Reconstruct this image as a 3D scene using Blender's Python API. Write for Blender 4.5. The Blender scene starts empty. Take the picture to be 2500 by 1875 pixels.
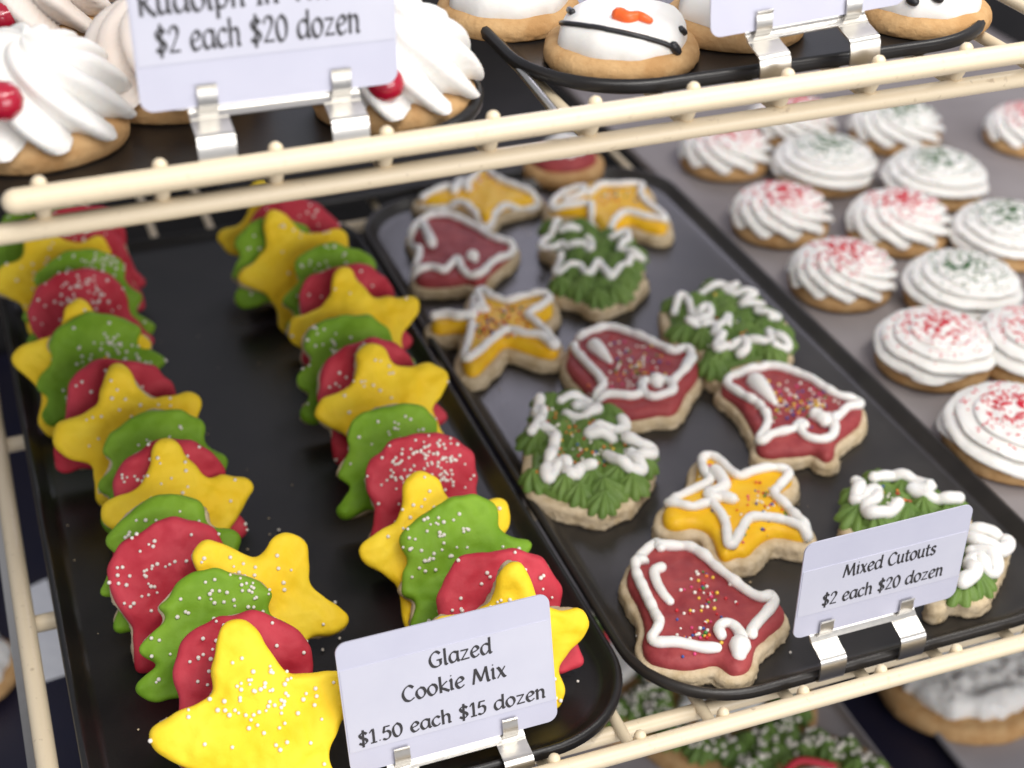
import bpy, math, random
import numpy as np
from mathutils import Matrix, Vector, noise
from mathutils.bvhtree import BVHTree
from mathutils.geometry import delaunay_2d_cdt

# ------------------------------------------------------------------ camera, world, lamps
S = 0.457                                  # camera height above the cookie trays, metres
sc = bpy.context.scene
col = sc.collection
PSI, THETA, FPX = math.radians(20), math.radians(32.9), 3806.0
FW = Vector((math.sin(PSI)*math.cos(THETA), math.cos(PSI)*math.cos(THETA), -math.sin(THETA)))
RT = Vector((math.cos(PSI), -math.sin(PSI), 0.0))
UP = RT.cross(FW)
CAM = Vector((0, 0, S))
cam_d = bpy.data.cameras.new('camera'); cam = bpy.data.objects.new('camera', cam_d); col.objects.link(cam)
cam_d.sensor_width = 36; cam_d.lens = FPX/2500*36; cam_d.clip_start = 0.01; cam_d.clip_end = 50
M = Matrix((RT, UP, -FW)).transposed().to_4x4(); M.translation = CAM
cam.matrix_world = M
cam_d.dof.use_dof = True; cam_d.dof.focus_distance = 0.605; cam_d.dof.aperture_fstop = 7.5
sc.camera = cam

w = bpy.data.worlds.new('World'); sc.world = w; w.use_nodes = True
bg = w.node_tree.nodes['Background']; bg.inputs[0].default_value = (0.88, 0.90, 1.0, 1); bg.inputs[1].default_value = 0.42

def area(name, loc, target, sx, sy, power, color=(1, 1, 1)):
    d = bpy.data.lights.new(name, 'AREA'); d.shape = 'RECTANGLE'; d.size = sx; d.size_y = sy; d.energy = power; d.color = color
    o = bpy.data.objects.new(name, d); col.objects.link(o); o.location = loc
    o.rotation_euler = (Vector(target)-Vector(loc)).to_track_quat('-Z', 'Y').to_euler()
    return o
area('ceiling_lamp', (0.15, -0.55, 1.75), (0.25, 0.55, 0.0), 1.5, 0.9, 17, (1.0, 0.97, 0.93))
area('front_fill', (0.75, -1.25, 0.50), (0.40, 0.65, -0.15), 1.6, 1.0, 21.5, (1.0, 0.98, 0.97))  # unseen soft light added low in front to brighten the lower shelf
area('case_lamp', (0.55, 0.30, 0.80), (0.35, 0.62, 0.0), 0.9, 0.05, 3.4, (1.0, 0.96, 0.90))
area('tray_sheen_light', (0.575, 1.50, 0.58), (0.40, 0.75, 0.0), 0.26, 0.50, 1.7, (0.84, 0.81, 1.0))  # unseen light added so the cutouts tray picks up a lavender sheen
sc.view_settings.view_transform = 'Standard'; sc.view_settings.look = 'None'
sc.view_settings.exposure = 0.10; sc.view_settings.gamma = 1.0
sc.render.engine = 'CYCLES'
sc.cycles.use_denoising = True
sc.cycles.max_bounces = 6

rng = random.Random(7)
def at(px, py, z):
    """the point at height z (in camera heights) seen at a pixel of the 2500 x 1875 photograph"""
    d = FW*FPX + RT*(px-1250) - UP*(py-937.5)
    return CAM + d*((z*S-S)/d.z)
def atY(px, py, y):
    d = FW*FPX + RT*(px-1250) - UP*(py-937.5)
    return CAM + d*(y*S/d.y)
ZOOM = {'B': (1250, 850, .33906), 'C': (1450, 1150, .47468), 'D': (1500, 650, .3316), 'A': (950, 400, .33906)}
def Z(k, pts):
    ox, oy, s = ZOOM[k]
    return [(ox+x*s, oy+y*s) for x, y in pts]

# ------------------------------------------------------------------ materials
def mat(name, c1, c2=None, rough=.5, scale=400, bump=0.0, bscale=600, metallic=0.0, sss=0.0, spec=.5, coat=0.0, detail=4, lo=.35, hi=.65):
    m = bpy.data.materials.new(name); m.use_nodes = True
    nt = m.node_tree; N = nt.nodes; L = nt.links
    p = N['Principled BSDF']
    p.inputs['Roughness'].default_value = rough; p.inputs['Metallic'].default_value = metallic
    p.inputs['Specular IOR Level'].default_value = spec
    if coat: p.inputs['Coat Weight'].default_value = coat; p.inputs['Coat Roughness'].default_value = .15
    if sss:
        p.inputs['Subsurface Weight'].default_value = sss; p.inputs['Subsurface Radius'].default_value = (1, .7, .5)
        p.inputs['Subsurface Scale'].default_value = .002
    tc = N.new('ShaderNodeTexCoord')
    if c2 is not None:
        nz = N.new('ShaderNodeTexNoise'); nz.inputs['Scale'].default_value = scale; nz.inputs['Detail'].default_value = detail
        L.new(tc.outputs['Object'], nz.inputs['Vector'])
        r = N.new('ShaderNodeValToRGB')
        r.color_ramp.elements[0].position = lo; r.color_ramp.elements[1].position = hi
        r.color_ramp.elements[0].color = (*c1, 1); r.color_ramp.elements[1].color = (*c2, 1)
        L.new(nz.outputs['Fac'], r.inputs['Fac']); L.new(r.outputs['Color'], p.inputs['Base Color'])
    else:
        p.inputs['Base Color'].default_value = (*c1, 1)
    if bump:
        nb = N.new('ShaderNodeTexNoise'); nb.inputs['Scale'].default_value = bscale; nb.inputs['Detail'].default_value = 5
        L.new(tc.outputs['Object'], nb.inputs['Vector'])
        b = N.new('ShaderNodeBump'); b.inputs['Strength'].default_value = bump; b.inputs['Distance'].default_value = .0008
        L.new(nb.outputs['Fac'], b.inputs['Height']); L.new(b.outputs['Normal'], p.inputs['Normal'])
    return m
MT = dict(
    tray=mat('black_tray_plastic', (.009, .008, .008), (.016, .014, .013), rough=.33, scale=30, bump=.06, bscale=900, spec=.45),
    hazed_tray=mat('hazed_black_tray_plastic', (.022, .019, .017), (.034, .030, .026), rough=.33, scale=30, bump=.08, bscale=900, spec=.45),  # lighter copy of the tray plastic, veil of glass reflections put into its colour
    beige=mat('cream_coated_wire', (.80, .67, .47), (.58, .46, .31), rough=.34, scale=330, bump=.15, bscale=260, lo=.64, hi=.76),
    chrome=mat('polished_steel', (.60, .58, .54), rough=.30, metallic=1.0, bump=.1, bscale=250),
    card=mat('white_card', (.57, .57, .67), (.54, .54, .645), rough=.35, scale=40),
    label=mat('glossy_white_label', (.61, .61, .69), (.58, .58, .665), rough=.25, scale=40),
    paper=mat('white_paper', (.86, .87, .90), (.80, .81, .85), rough=.6, scale=90),
    ink=mat('grey_black_ink', (.035, .033, .035), rough=.55),
    yellow=mat('yellow_glaze', (.94, .60, .010), (.98, .71, .04), rough=.60, scale=38, bump=.5, bscale=230, spec=.28),
    red=mat('red_glaze', (.44, .016, .032), (.60, .055, .080), rough=.60, scale=38, bump=.5, bscale=230, spec=.28),
    green=mat('green_glaze', (.15, .31, .012), (.24, .43, .03), rough=.60, scale=38, bump=.5, bscale=230, spec=.28),
    biscuit=mat('pale_biscuit', (.66, .54, .37), (.52, .40, .24), rough=.85, scale=160, bump=.9, bscale=420, spec=.2),
    golden=mat('golden_biscuit', (.60, .38, .18), (.48, .27, .11), rough=.8, scale=120, bump=.7, bscale=420, spec=.2),
    brick=mat('red_buttercream', (.27, .036, .042), (.38, .066, .066), rough=.55, scale=90, bump=1.0, bscale=170, spec=.3),
    gold=mat('yellow_buttercream', (.84, .45, .010), (.88, .53, .02), rough=.45, scale=90, bump=.3, bscale=260, spec=.3),
    leaf=mat('green_buttercream', (.10, .18, .032), (.15, .24, .050), rough=.5, scale=70, bump=.3, bscale=400, spec=.35),
    white=mat('white_icing', (.86, .84, .80), (.82, .80, .76), rough=.42, scale=60, bump=.15, bscale=350, sss=.25, spec=.4),
    cream=mat('cream_icing', (.85, .77, .70), (.80, .70, .62), rough=.42, scale=60, bump=.2, bscale=300, sss=.25),
    pearl=mat('white_nonpareil', (.86, .80, .72), rough=.4),
    parchment=mat('grey_parchment', (.32, .29, .29), (.21, .185, .185), rough=.55, scale=9, bump=.2, bscale=60),
    pale_parchment=mat('pale_parchment', (.44, .42, .44), (.36, .34, .36), rough=.6, scale=20, bump=.2, bscale=80),
    navy=mat('navy_board', (.010, .010, .030), (.016, .014, .03), rough=.45, scale=20),
    dark=mat('dark_panel', (.012, .011, .012), (.02, .018, .018), rough=.5, scale=12),
    cherry=mat('red_candy', (.40, .008, .03), rough=.15, coat=.6),
    orange=mat('orange_icing', (.85, .13, .02), rough=.4),
    liquorice=mat('black_icing', (.02, .02, .022), rough=.4),
    pretzel=mat('pretzel_brown', (.55, .25, .06), (.42, .17, .035), rough=.4, scale=90),
)
SPR = [mat('sprinkle_'+n, c, rough=.35) for n, c in (('white', (.85, .80, .72)), ('red', (.55, .02, .03)), ('orange', (.80, .20, .03)),
       ('yellow', (.85, .55, .06)), ('green', (.05, .25, .05)), ('blue', (.04, .09, .33)), ('pink', (.70, .06, .20)))]
SUG_R = mat('red_sugar', (.66, .008, .035), rough=.3); SUG_G = mat('green_sugar', (.07, .16, .06), rough=.3)

# ------------------------------------------------------------------ object helpers
def empty(name, loc, label, cat, group=None, rot=None):
    o = bpy.data.objects.new(name, None); col.objects.link(o); o.location = loc; o.empty_display_size = .01
    if rot is not None: o.rotation_euler = rot
    o['label'] = label; o['category'] = cat
    if group: o['group'] = group
    return o
def mesh(name, V, F, m, parent=None, smooth=True, mats=None, idx=None, kind=None):
    me = bpy.data.meshes.new(name); me.from_pydata([tuple(v) for v in V], [], F); me.update()
    for mm in (mats or [m]): me.materials.append(mm)
    if idx is not None: me.polygons.foreach_set('material_index', idx)
    if smooth: me.polygons.foreach_set('use_smooth', [True]*len(me.polygons))
    o = bpy.data.objects.new(name, me); col.objects.link(o)
    if parent is not None: o.parent = parent
    if kind: o['kind'] = kind
    return o
def tag(o, label, cat, group=None):
    o['label'] = label; o['category'] = cat
    if group: o['group'] = group
    return o
def structure(o): o['kind'] = 'structure'; return o
class MB:
    def __init__(s): s.V = []; s.F = []; s.I = []
    def add(s, V, F, i=0):
        n = len(s.V); s.V += [tuple(v) for v in V]; s.F += [[a+n for a in f] for f in F]; s.I += [i]*len(F)
    def build(s, name, m, parent=None, smooth=True, mats=None, kind=None):
        return mesh(name, s.V, s.F, m, parent, smooth, mats, s.I if mats else None, kind)
    def sharp(s, name, m, parent):
        o = s.build(name, m, parent); o.data.set_sharp_from_angle(angle=math.radians(40)); return o

def catmull(P, step, closed=False):
    P = [Vector(p) for p in P]; n = len(P); out = []
    for i in range(n if closed else n-1):
        if closed: a, b, c, d = P[i-1], P[i], P[(i+1) % n], P[(i+2) % n]
        else: a, b, c, d = P[max(i-1, 0)], P[i], P[i+1], P[min(i+2, n-1)]
        k = max(1, int(math.ceil((c-b).length/step)))
        for j in range(k):
            t = j/k
            out.append(.5*((2*b)+(c-a)*t+(2*a-5*b+4*c-d)*t*t+(3*b-a-3*c+d)*t*t*t))
    if not closed: out.append(P[-1])
    return out
def tube(mb, P, R, sides=10, caps=True, mi=0, flat=1.0):
    """a rod along the points P with radius R (number, or one per point) and rounded ends"""
    P = [Vector(p) for p in P]; n = len(P)
    R = [R]*n if not hasattr(R, '__len__') else list(R)
    T = [(P[min(i+1, n-1)]-P[max(i-1, 0)]).normalized() for i in range(n)]
    nrm = T[0].orthogonal().normalized() if abs(T[0].z) > .9 else Vector((0, 0, 1)).cross(T[0]).normalized()
    rings = []
    def ring(c, t, r):
        nonlocal nrm
        nrm = (nrm - t*nrm.dot(t)).normalized(); b = t.cross(nrm)
        return [c+(nrm*math.cos(2*math.pi*k/sides)+b*flat*math.sin(2*math.pi*k/sides))*r for k in range(sides)]
    if caps:
        for a in (80, 55, 28): rings.append(ring(P[0]-T[0]*R[0]*math.sin(math.radians(a)), T[0], R[0]*math.cos(math.radians(a))))
    for i in range(n): rings.append(ring(P[i], T[i], R[i]))
    if caps:
        for a in (28, 55, 80): rings.append(ring(P[-1]+T[-1]*R[-1]*math.sin(math.radians(a)), T[-1], R[-1]*math.cos(math.radians(a))))
    V = [v for r in rings for v in r]; F = []
    for i in range(len(rings)-1):
        for k in range(sides):
            a = i*sides+k; b = i*sides+(k+1) % sides
            F.append([a, b, b+sides, a+sides])
    F.append(list(range(sides))[::-1]); F.append([len(V)-sides+k for k in range(sides)])
    mb.add(V, F, mi)
def box(mb, c, d, mi=0, rotz=0):
    x, y, z = (q/2 for q in d)
    V = [Vector(p) for p in ((-x,-y,-z),(x,-y,-z),(x,y,-z),(-x,y,-z),(-x,-y,z),(x,-y,z),(x,y,z),(-x,y,z))]
    if rotz: V = [Matrix.Rotation(rotz, 3, 'Z') @ v for v in V]
    mb.add([v+Vector(c) for v in V], [[0,3,2,1],[4,5,6,7],[0,1,5,4],[1,2,6,5],[2,3,7,6],[3,0,4,7]], mi)

# --- 2D outline tools (numpy, metres)
def closed(pts, step=.0013):
    P = catmull([(x, y, 0) for x, y in pts], step, True)
    A = np.array([(p.x, p.y) for p in P])
    return A if area2(A) > 0 else A[::-1].copy()
def area2(A):
    x, y = A[:, 0], A[:, 1]; return float(np.sum(x*np.roll(y, -1)-np.roll(x, -1)*y))/2
def resample(A, step):
    B = np.vstack([A, A[:1]]); d = np.r_[0, np.cumsum(np.linalg.norm(np.diff(B, axis=0), axis=1))]
    n = max(12, int(d[-1]/step)); t = np.linspace(0, d[-1], n, endpoint=False)
    return np.c_[np.interp(t, d, B[:, 0]), np.interp(t, d, B[:, 1])]
def normals(A):
    T = np.roll(A, -1, 0)-np.roll(A, 1, 0); T /= np.linalg.norm(T, axis=1)[:, None]+1e-12
    return np.c_[T[:, 1], -T[:, 0]]
def smooth2(A, it):
    for _ in range(it): A = A*.5+(np.roll(A, 1, 0)+np.roll(A, -1, 0))*.25
    return A
def offset(A, d, wob=0.0, seed=0, freq=90, step=.0013):
    A = resample(A, step); n = normals(A)
    k = np.array([noise.noise(Vector((p[0]*freq, p[1]*freq, seed*3.7))) for p in A]) if wob else 0
    if wob: k = k+.45*np.array([noise.noise(Vector((p[0]*freq*3.3, p[1]*freq*3.3, seed*3.7+8))) for p in A])
    B = A+n*(d+wob*k)[:, None] if wob else A+n*d
    return smooth2(resample(smooth2(B, 3), step), 1)
def inside(P, A):
    x, y = P[:, 0][:, None], P[:, 1][:, None]; x1, y1 = A[:, 0], A[:, 1]; x2, y2 = np.roll(x1, -1), np.roll(y1, -1)
    c = ((y1 > y) != (y2 > y)) & (x < (x2-x1)*(y-y1)/(y2-y1+1e-15)+x1)
    return c.sum(1) % 2 == 1
def dist(P, A):
    a = A; b = np.roll(A, -1, 0); ab = b-a; L2 = (ab**2).sum(1)+1e-15
    ap = P[:, None, :]-a[None]; t = np.clip((ap*ab[None]).sum(2)/L2, 0, 1)
    return np.sqrt((((ap-t[..., None]*ab[None])**2).sum(2)).min(1))
def slab(A, z0, t, re, grid=.0018, bulge=0.0, rag=0.0, lump=0.0, lfreq=110, seed=0, inset=.0006, sag=0.0):
    """a rounded slab over the outline A: top edge radius re, ragged side, uneven top"""
    re = min(re, t*.95)
    n = normals(A)
    pts = [A]; ds = [np.zeros(len(A))]
    cand = []
    for f in (.06, .2, .45, .8): cand.append(A-n*re*f)
    gx = np.arange(A[:, 0].min(), A[:, 0].max(), grid); gy = np.arange(A[:, 1].min(), A[:, 1].max(), grid)
    G = np.stack(np.meshgrid(gx, gy), -1).reshape(-1, 2)
    G = G+np.array([[noise.noise(Vector((p[0]*3000, p[1]*3000, 1+seed))), noise.noise(Vector((p[0]*3000, p[1]*3000, 9+seed)))] for p in G])*grid*.3
    for f, C in zip((.06, .2, .45, .8), cand):
        ok = inside(C, A); d = dist(C, A); ok &= d > re*f*.85
        pts.append(C[ok]); ds.append(d[ok])
    ok = inside(G, A); G = G[ok]; d = dist(G, A); ok = d > re*1.05
    pts.append(G[ok]); ds.append(d[ok])
    P = np.vstack(pts); D = np.concatenate(ds); nb = len(A)
    r = delaunay_2d_cdt([Vector(p) for p in P], [], [list(range(nb))], 1, 1e-7)
    V2, F2, orig = r[0], r[2], r[3]
    V = []
    dm = max(D.max(), 1e-4)
    for v, o in zip(V2, orig):
        d = D[o[0]] if o else 0.0
        e = min(d, re)
        h = z0+t-re+math.sqrt(max(re*re-(re-e)**2, 0))
        q = min(1, d/re)
        h += bulge*math.sin(min(1, d/dm)*math.pi/2)
        if lump: h += lump*q*(noise.noise(Vector((v.x*lfreq, v.y*lfreq, seed*5.1)))+.5*noise.noise(Vector((v.x*lfreq*2.7, v.y*lfreq*2.7, seed*5.1+3))))
        V.append(Vector((v.x, v.y, h)))
    bidx = {}
    for i, o in enumerate(orig):
        for k in o:
            if k < nb: bidx[k] = i
    F = [list(f) for f in F2]
    ring = [bidx[k] for k in range(nb) if k in bidx]; keys = [k for k in range(nb) if k in bidx]
    prev = ring; levels = 4 if t-re > .002 else 2
    for j in range(1, levels+1):
        f = j/levels; new = []
        for q, k in enumerate(keys):
            base = A[k]; zz = z0+(t-re)*(1-f)
            off = -inset*f*f
            if rag: off += rag*noise.noise(Vector((base[0]*350, base[1]*350, f*2.1+seed)))+rag*.7*noise.noise(Vector((base[0]*900, base[1]*900, f*5+seed)))
            if sag and j == levels: zz -= sag*max(0, noise.noise(Vector((base[0]*130, base[1]*130, seed+.5)))+.15)
            new.append(len(V)); V.append(Vector((base[0]+n[k][0]*off, base[1]+n[k][1]*off, zz)))
        for q in range(len(keys)):
            a, b = prev[q], prev[(q+1) % len(keys)]; c, d2 = new[(q+1) % len(keys)], new[q]
            F.append([b, a, d2, c])
        prev = new
    F.append(prev[::-1])
    return V, F
ICO = None
def ico():
    global ICO
    if ICO is None:
        t = (1+5**.5)/2
        v = [(-1,t,0),(1,t,0),(-1,-t,0),(1,-t,0),(0,-1,t),(0,1,t),(0,-1,-t),(0,1,-t),(t,0,-1),(t,0,1),(-t,0,-1),(-t,0,1)]
        f = [(0,11,5),(0,5,1),(0,1,7),(0,7,10),(0,10,11),(1,5,9),(5,11,4),(11,10,2),(10,7,6),(7,1,8),(3,9,4),(3,4,2),(3,2,6),(3,6,8),(3,8,9),(4,9,5),(2,4,11),(6,2,10),(8,6,7),(9,8,1)]
        V = [Vector(p).normalized() for p in v]; F = []; mid = {}
        def m(a, b):
            k = (min(a, b), max(a, b))
            if k not in mid: V.append(((V[a]+V[b])/2).normalized()); mid[k] = len(V)-1
            return mid[k]
        for a, b, c in f:
            x, y, z = m(a, b), m(b, c), m(c, a); F += [[a, x, z], [b, y, x], [c, z, y], [x, y, z]]
        ICO = (V, F)
    return ICO
def ball(mb, c, r, mi=0, sc_=(1, 1, 1)):
    V, F = ico(); mb.add([Vector((v.x*r*sc_[0], v.y*r*sc_[1], v.z*r*sc_[2]))+Vector(c) for v in V], F, mi)
def bvh(*VF):
    V = []; F = []
    for v, f in VF:
        n = len(V); V += [Vector(a) for a in v]; F += [[i+n for i in q] for q in f]
    return BVHTree.FromPolygons(V, F)
def top(tree, x, y, default=0.0):
    h = tree.ray_cast(Vector((x, y, .2)), Vector((0, 0, -1)))
    return h[0].z if h[0] is not None else default
def pearls(mb, tree, pts, r, mi=None, lift=.55):
    for x, y in pts:
        h = tree.ray_cast(Vector((x, y, .2)), Vector((0, 0, -1)))
        if h[0] is None or h[1].z < .25: continue
        rr = r*rng.uniform(.75, 1.25)
        ball(mb, h[0]+h[1]*rr*lift, rr, rng.choice(mi) if mi else 0)

# ------------------------------------------------------------------ the case
mb = MB(); box(mb, (.5*S, 1.4*S, -.80*S), (5*S, 4.4*S, .02)); structure(mb.build('case_floor', MT['dark'], smooth=False))
mb = MB(); box(mb, (.9*S, 2.75*S, -.15*S), (5*S, .02, 1.28*S)); structure(mb.build('case_back', MT['dark'], smooth=False))

def tray(name, x0, x1, y0, y1, z, label, rim=.0138, rc=.10, m='tray', wall=.009, cat='tray', group=None, lip=.0072):
    """a shallow tray with flared sides, rounded corners and a rolled lip; all in camera heights"""
    x0, x1, y0, y1, z, rim, rc, wall, lip = (q*S for q in (x0, x1, y0, y1, z, rim, rc, wall, lip))
    o = empty(name, ((x0+x1)/2, (y0+y1)/2, z), label, cat, group)
    def ring(ins, h, n=14):
        hx, hy = (x1-x0)/2-ins, (y1-y0)/2-ins; r = max(rc-ins*.8, .002); out = []
        for cx, cy, a0 in ((hx-r, hy-r, 0), (-hx+r, hy-r, 90), (-hx+r, -hy+r, 180), (hx-r, -hy+r, 270)):
            for k in range(n+1):
                a = math.radians(a0+90*k/n); out.append((cx+r*math.cos(a), cy+r*math.sin(a), h))
        return out
    t = .0012
    prof = [(lip+wall+.004, 0), (lip+wall+.0012, .0004), (lip+wall, .0015), (lip+.0012, rim-.0022), (lip, rim-.0006), (lip-.001, rim), (.0022, rim), (.0008, rim-.0006), (0, rim-.002), (.0004, rim-.0045), (.0018, rim-.0045), (lip-.0004, rim-.004), (lip+wall-.001, -.0012), (lip+wall+.004, -.0020)]
    R = [ring(*p) for p in prof]; n = len(R[0])
    V = [v for r in R for v in r]; F = []
    for i in range(len(R)-1):
        for k in range(n):
            a = i*n+k; b = i*n+(k+1) % n; F.append([a, a+n, b+n, b])
    F.append(list(range(n))); F.append([len(V)-n+k for k in range(n)][::-1])
    b = mesh('tray_body', V, F, MT[m], o)
    b.data.set_sharp_from_angle(angle=math.radians(50))
    return o
TG = 'black display trays'
tray('cookie_tray', -.024, .457, .880, 1.95, 0, 'black plastic tray holding the two leaning rows of glazed cookies', group=TG)
tray('cookie_tray', .461, .930, .884, 1.95, 0, 'black plastic tray of flat iced bells, stars and trees', group=TG, m='hazed_tray')
tray('cookie_tray', .30, .90, 1.975, 2.6, 0, 'dark tray behind the bells and stars tray, mostly hidden', group=TG)
ZU = .533
tray('cookie_tray', -.125, .366, .985, 1.85, ZU, 'black tray of whipped cream rosette cookies on upper rack', group=TG)
tray('cookie_tray', .402, .835, 1.022, 1.85, ZU, 'black tray of melted snowman cookies on upper rack', group=TG)
tray('sheet_pan', .925, 1.75, .80, 2.45, -.004, 'grey parchment lined pan under the white swirl cookies', rim=.008, rc=.02, m='parchment', wall=.002, cat='pan', lip=.004)

# wire racks
def rack(zr, y1, y2, x0, x0b, x1, nub0, nubs, label, side=None, dz2=.03, rr=.0037):
    o = empty('wire_rack', (x0*S, y1*S, zr*S), label, 'wire rack', 'cream wire racks')
    def P(x, y, z): return Vector(((x-x0)*S, (y-y1)*S, (z-zr)*S))
    def rod(name, pts, r, sides=14):
        b = MB(); tube(b, [P(*p) for p in pts], r, sides); return b.build(name, MT['beige'], o)
    rod('front_rail', [(x0, y1, zr), ((x0+x1)/2, y1+.001, zr), (x1, y1, zr)], rr)
    rod('support_rail', [(x0b, y2, zr-dz2), (x1, y2, zr-dz2)], .0035)
    zw = zr-.0245
    for k in range(nubs):
        x = nub0+.0793*k
        pts = [(x, y2+.03, zw), (x, y2, zw), (x, y1+.030, zw), (x, y1+.018, zw+.004), (x, y1+.0115, zr-.006), (x, y1+.0092, zr+.002), (x, y1+.0088, zr+rr/S*.72)]
        b = MB(); tube(b, [P(x, 2.45, zw)]+catmull([P(*p) for p in pts], .004), .0025, 10); b.build('wire', MT['beige'], o)
    if side is not None:
        rod('side_rail', [(side, y1+.02, zr-.024), (side, 2.45, zr-.024)], .0043)
        for y in (1.238, 1.56, 1.95): rod('cross_bar', [(side, y, zr-.034), (x1, y, zr-.034)], .0040)
    return o
rack(.012, .857, .910, -.03, -.04, 1.35, .4325-.0793*5, 16, 'cream wire rack under the glazed cookies and iced cutouts', side=-.052, dz2=.033)
rack(.547, .975, .990, .0095, -.3, 1.15, .0265, 14, 'cream wire rack crossing above, under the rosette and snowman trays', dz2=.029, rr=.0040)

# ------------------------------------------------------------------ flat iced cutouts
def local(pts, z, c):
    return [((p-c).x, (p-c).y) for p in (at(x, y, z) for x, y in pts)]
def strokes(o, tree, lines, c, z, r, name='piping', mt='white', zmin=.004):
    b = MB()
    for ln in lines:
        rr = r
        if isinstance(ln, tuple): rr, ln = r*ln[0], ln[1]
        P2 = local(ln, z, c)
        P3 = catmull([(x, y, 0) for x, y in P2], .0012)
        n = len(P3); R = []; s0 = rng.uniform(0, 50)
        for i, p in enumerate(P3):
            h = top(tree, p.x, p.y, zmin); p.z = h
            R.append(rr*(1+.24*noise.noise(Vector((i*.22, s0, 0)))))
        zs = [p.z for p in P3]
        for _ in range(4): zs = [(zs[max(i-1, 0)]+zs[i]*2+zs[min(i+1, n-1)])/4 for i in range(n)]
        for i, p in enumerate(P3): p.z = zs[i]+R[i]*.62+.0003*noise.noise(Vector((i*.15, s0, 4)))
        tube(b, P3, R, 10)
    return b.build(name, MT[mt], o)
def drop(mb, tree, head, tail, r, z, c):
    """a fat dot of icing pulled out to a tail"""
    h, t = local([head, tail], z, c); P = []; R = []
    for i in range(9):
        f = i/8; x = h[0]+(t[0]-h[0])*f; y = h[1]+(t[1]-h[1])*f
        P.append(Vector((x, y, top(tree, x, y, .01)+r*.30*(1-f)+.0004))); R.append(r*(1-(.30 if math.hypot(t[0]-h[0], t[1]-h[1]) < .0045 else .62)*f**1.6))
    tube(mb, P, R, 12)
CUT = 'iced cutout cookies in the black tray'
ZT = .030          # height of the icing's top, camera heights
def cutout(name, label, cat, outline, ic, piping, drops=(), spr=None, nspr=70, r=.0024, off=.0029, seed=1, z=ZT, thick=.0062, cols=(0,0,0,1,2,3,4,5,6), icing_t=.0062):
    pz = [at(x, y, z-.006) for x, y in outline]
    c = sum(pz, Vector())/len(pz); c.z = .0005
    o = empty(name, c, label, cat, CUT)
    A = resample(closed([((p-c).x, (p-c).y) for p in pz]), .0013)
    A = smooth2(A, 2)
    B = offset(A, off, .0016, seed)
    bv = slab(B, 0, thick, .0028, bulge=.0004, rag=.0009, lump=.0004, seed=seed, inset=-.0004)
    mesh('biscuit', *bv, MT['biscuit'], o)
    iv = slab(offset(A, 0, .0005, seed+4), thick-.0012, icing_t, .0042, grid=.0015, bulge=.0008, lump=.0009, lfreq=95, seed=seed+2, rag=.0003, sag=.0006)
    mesh('icing', *iv, MT[ic], o)
    T = bvh(iv)
    if piping: strokes(o, T, piping, c, z, r, zmin=thick*.6)
    if drops:
        for h, t, rr in drops:
            b = MB(); drop(b, T, h, t, rr, z, c); b.build('icing_dot', MT['white'], o)
    if spr:
        b = MB()
        pts = []
        for (sx, sy, ax, ay, ww) in spr:
            for _ in range(int(nspr*ww)):
                px, py = rng.gauss(sx, ax), rng.gauss(sy, ay)
                p = at(px, py, z)-c; pts.append((p.x, p.y))
        pearls(b, T, pts, .00072, list(cols))
        if b.V: b.build('sprinkles', None, o, mats=SPR, kind='stuff')
    return o, T, c

# front bell
C1o = Z('C', [(175,510),(172,570),(215,650),(250,730),(262,800),(250,860),(258,920),(290,955),(340,972),(420,988),(520,988),(600,968),(645,968),(675,1005),(730,1024),(790,1002),(822,950),(828,895),(850,860),(905,815),(970,760),(988,720),(978,690),(940,650),(895,620),(840,612),(780,580),(700,520),(610,435),(525,378),(440,355),(340,358),(290,385),(235,430),(198,465)])
cutout('bell_cookie', 'red iced bell cutout in front beside the mixed cutouts price card', 'cookie', C1o, 'brick',
  [Z('C', [(632,905),(560,905),(430,882),(325,872),(300,850),(325,810),(335,770),(320,735),(290,670),(250,590),(215,505),(222,450),(262,452),(235,432),(280,382),(322,355),(345,392)]),
   Z('C', [(340,378),(420,380),(490,385),(560,425),(640,495),(720,562),(800,622),(870,648),(912,632),(930,665),(900,712),(850,762),(815,808),(815,828)]),
   (1.05, Z('C', [(655,845),(640,812),(670,783),(712,788),(748,822),(762,860)]))],
  [(Z('C', [(752,892)])[0], Z('C', [(748,925)])[0], .0047)], None, seed=1)
cutout_last = None
def add_spr(o, c, T, spr, n, cols=(0,0,0,1,2,3,4,5,6), z=ZT):
    b = MB(); pts = []
    for (sx, sy, ax, ay, ww) in spr:
        for _ in range(int(n*ww)):
            p = at(rng.gauss(sx, ax), rng.gauss(sy, ay), z)-c; pts.append((p.x, p.y))
    pearls(b, T, pts, .00072, list(cols)); b.build('sprinkles', None, o, mats=SPR, kind='stuff')
bell1 = [o for o in col.objects if o.name == 'bell_cookie'][0]
def icing_tree(o):
    me = [k for k in o.children if k.name.startswith('icing') and not k.name.startswith('icing_')][0].data
    return bvh(([v.co.copy() for v in me.vertices], [list(p.vertices) for p in me.polygons]))
T1 = icing_tree(bell1); c1 = bell1.location.copy()
b = MB()
for seg in (Z('C', [(345,490),(312,512),(325,570),(360,630),(392,662)]),):
    P = catmull([(x, y, 0) for x, y in local(seg, ZT, c1)], .0012)
    R = [.0026-.0007*i/len(P) for i in range(len(P))]
    for p, rr in zip(P, R): p.z = top(T1, p.x, p.y, .01)+rr*.5
    tube(b, P, R, 10)
b.build('icing_highlight', MT['white'], bell1)
add_spr(bell1, c1, T1, [(*Z('C', [(570,570)])[0], 16, 40, .4), (*Z('C', [(600,680)])[0], 35, 40, .35), (*Z('C', [(540,830)])[0], 40, 14, .4), (*Z('C', [(480,700)])[0], 60, 60, .25)], 62)

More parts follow.
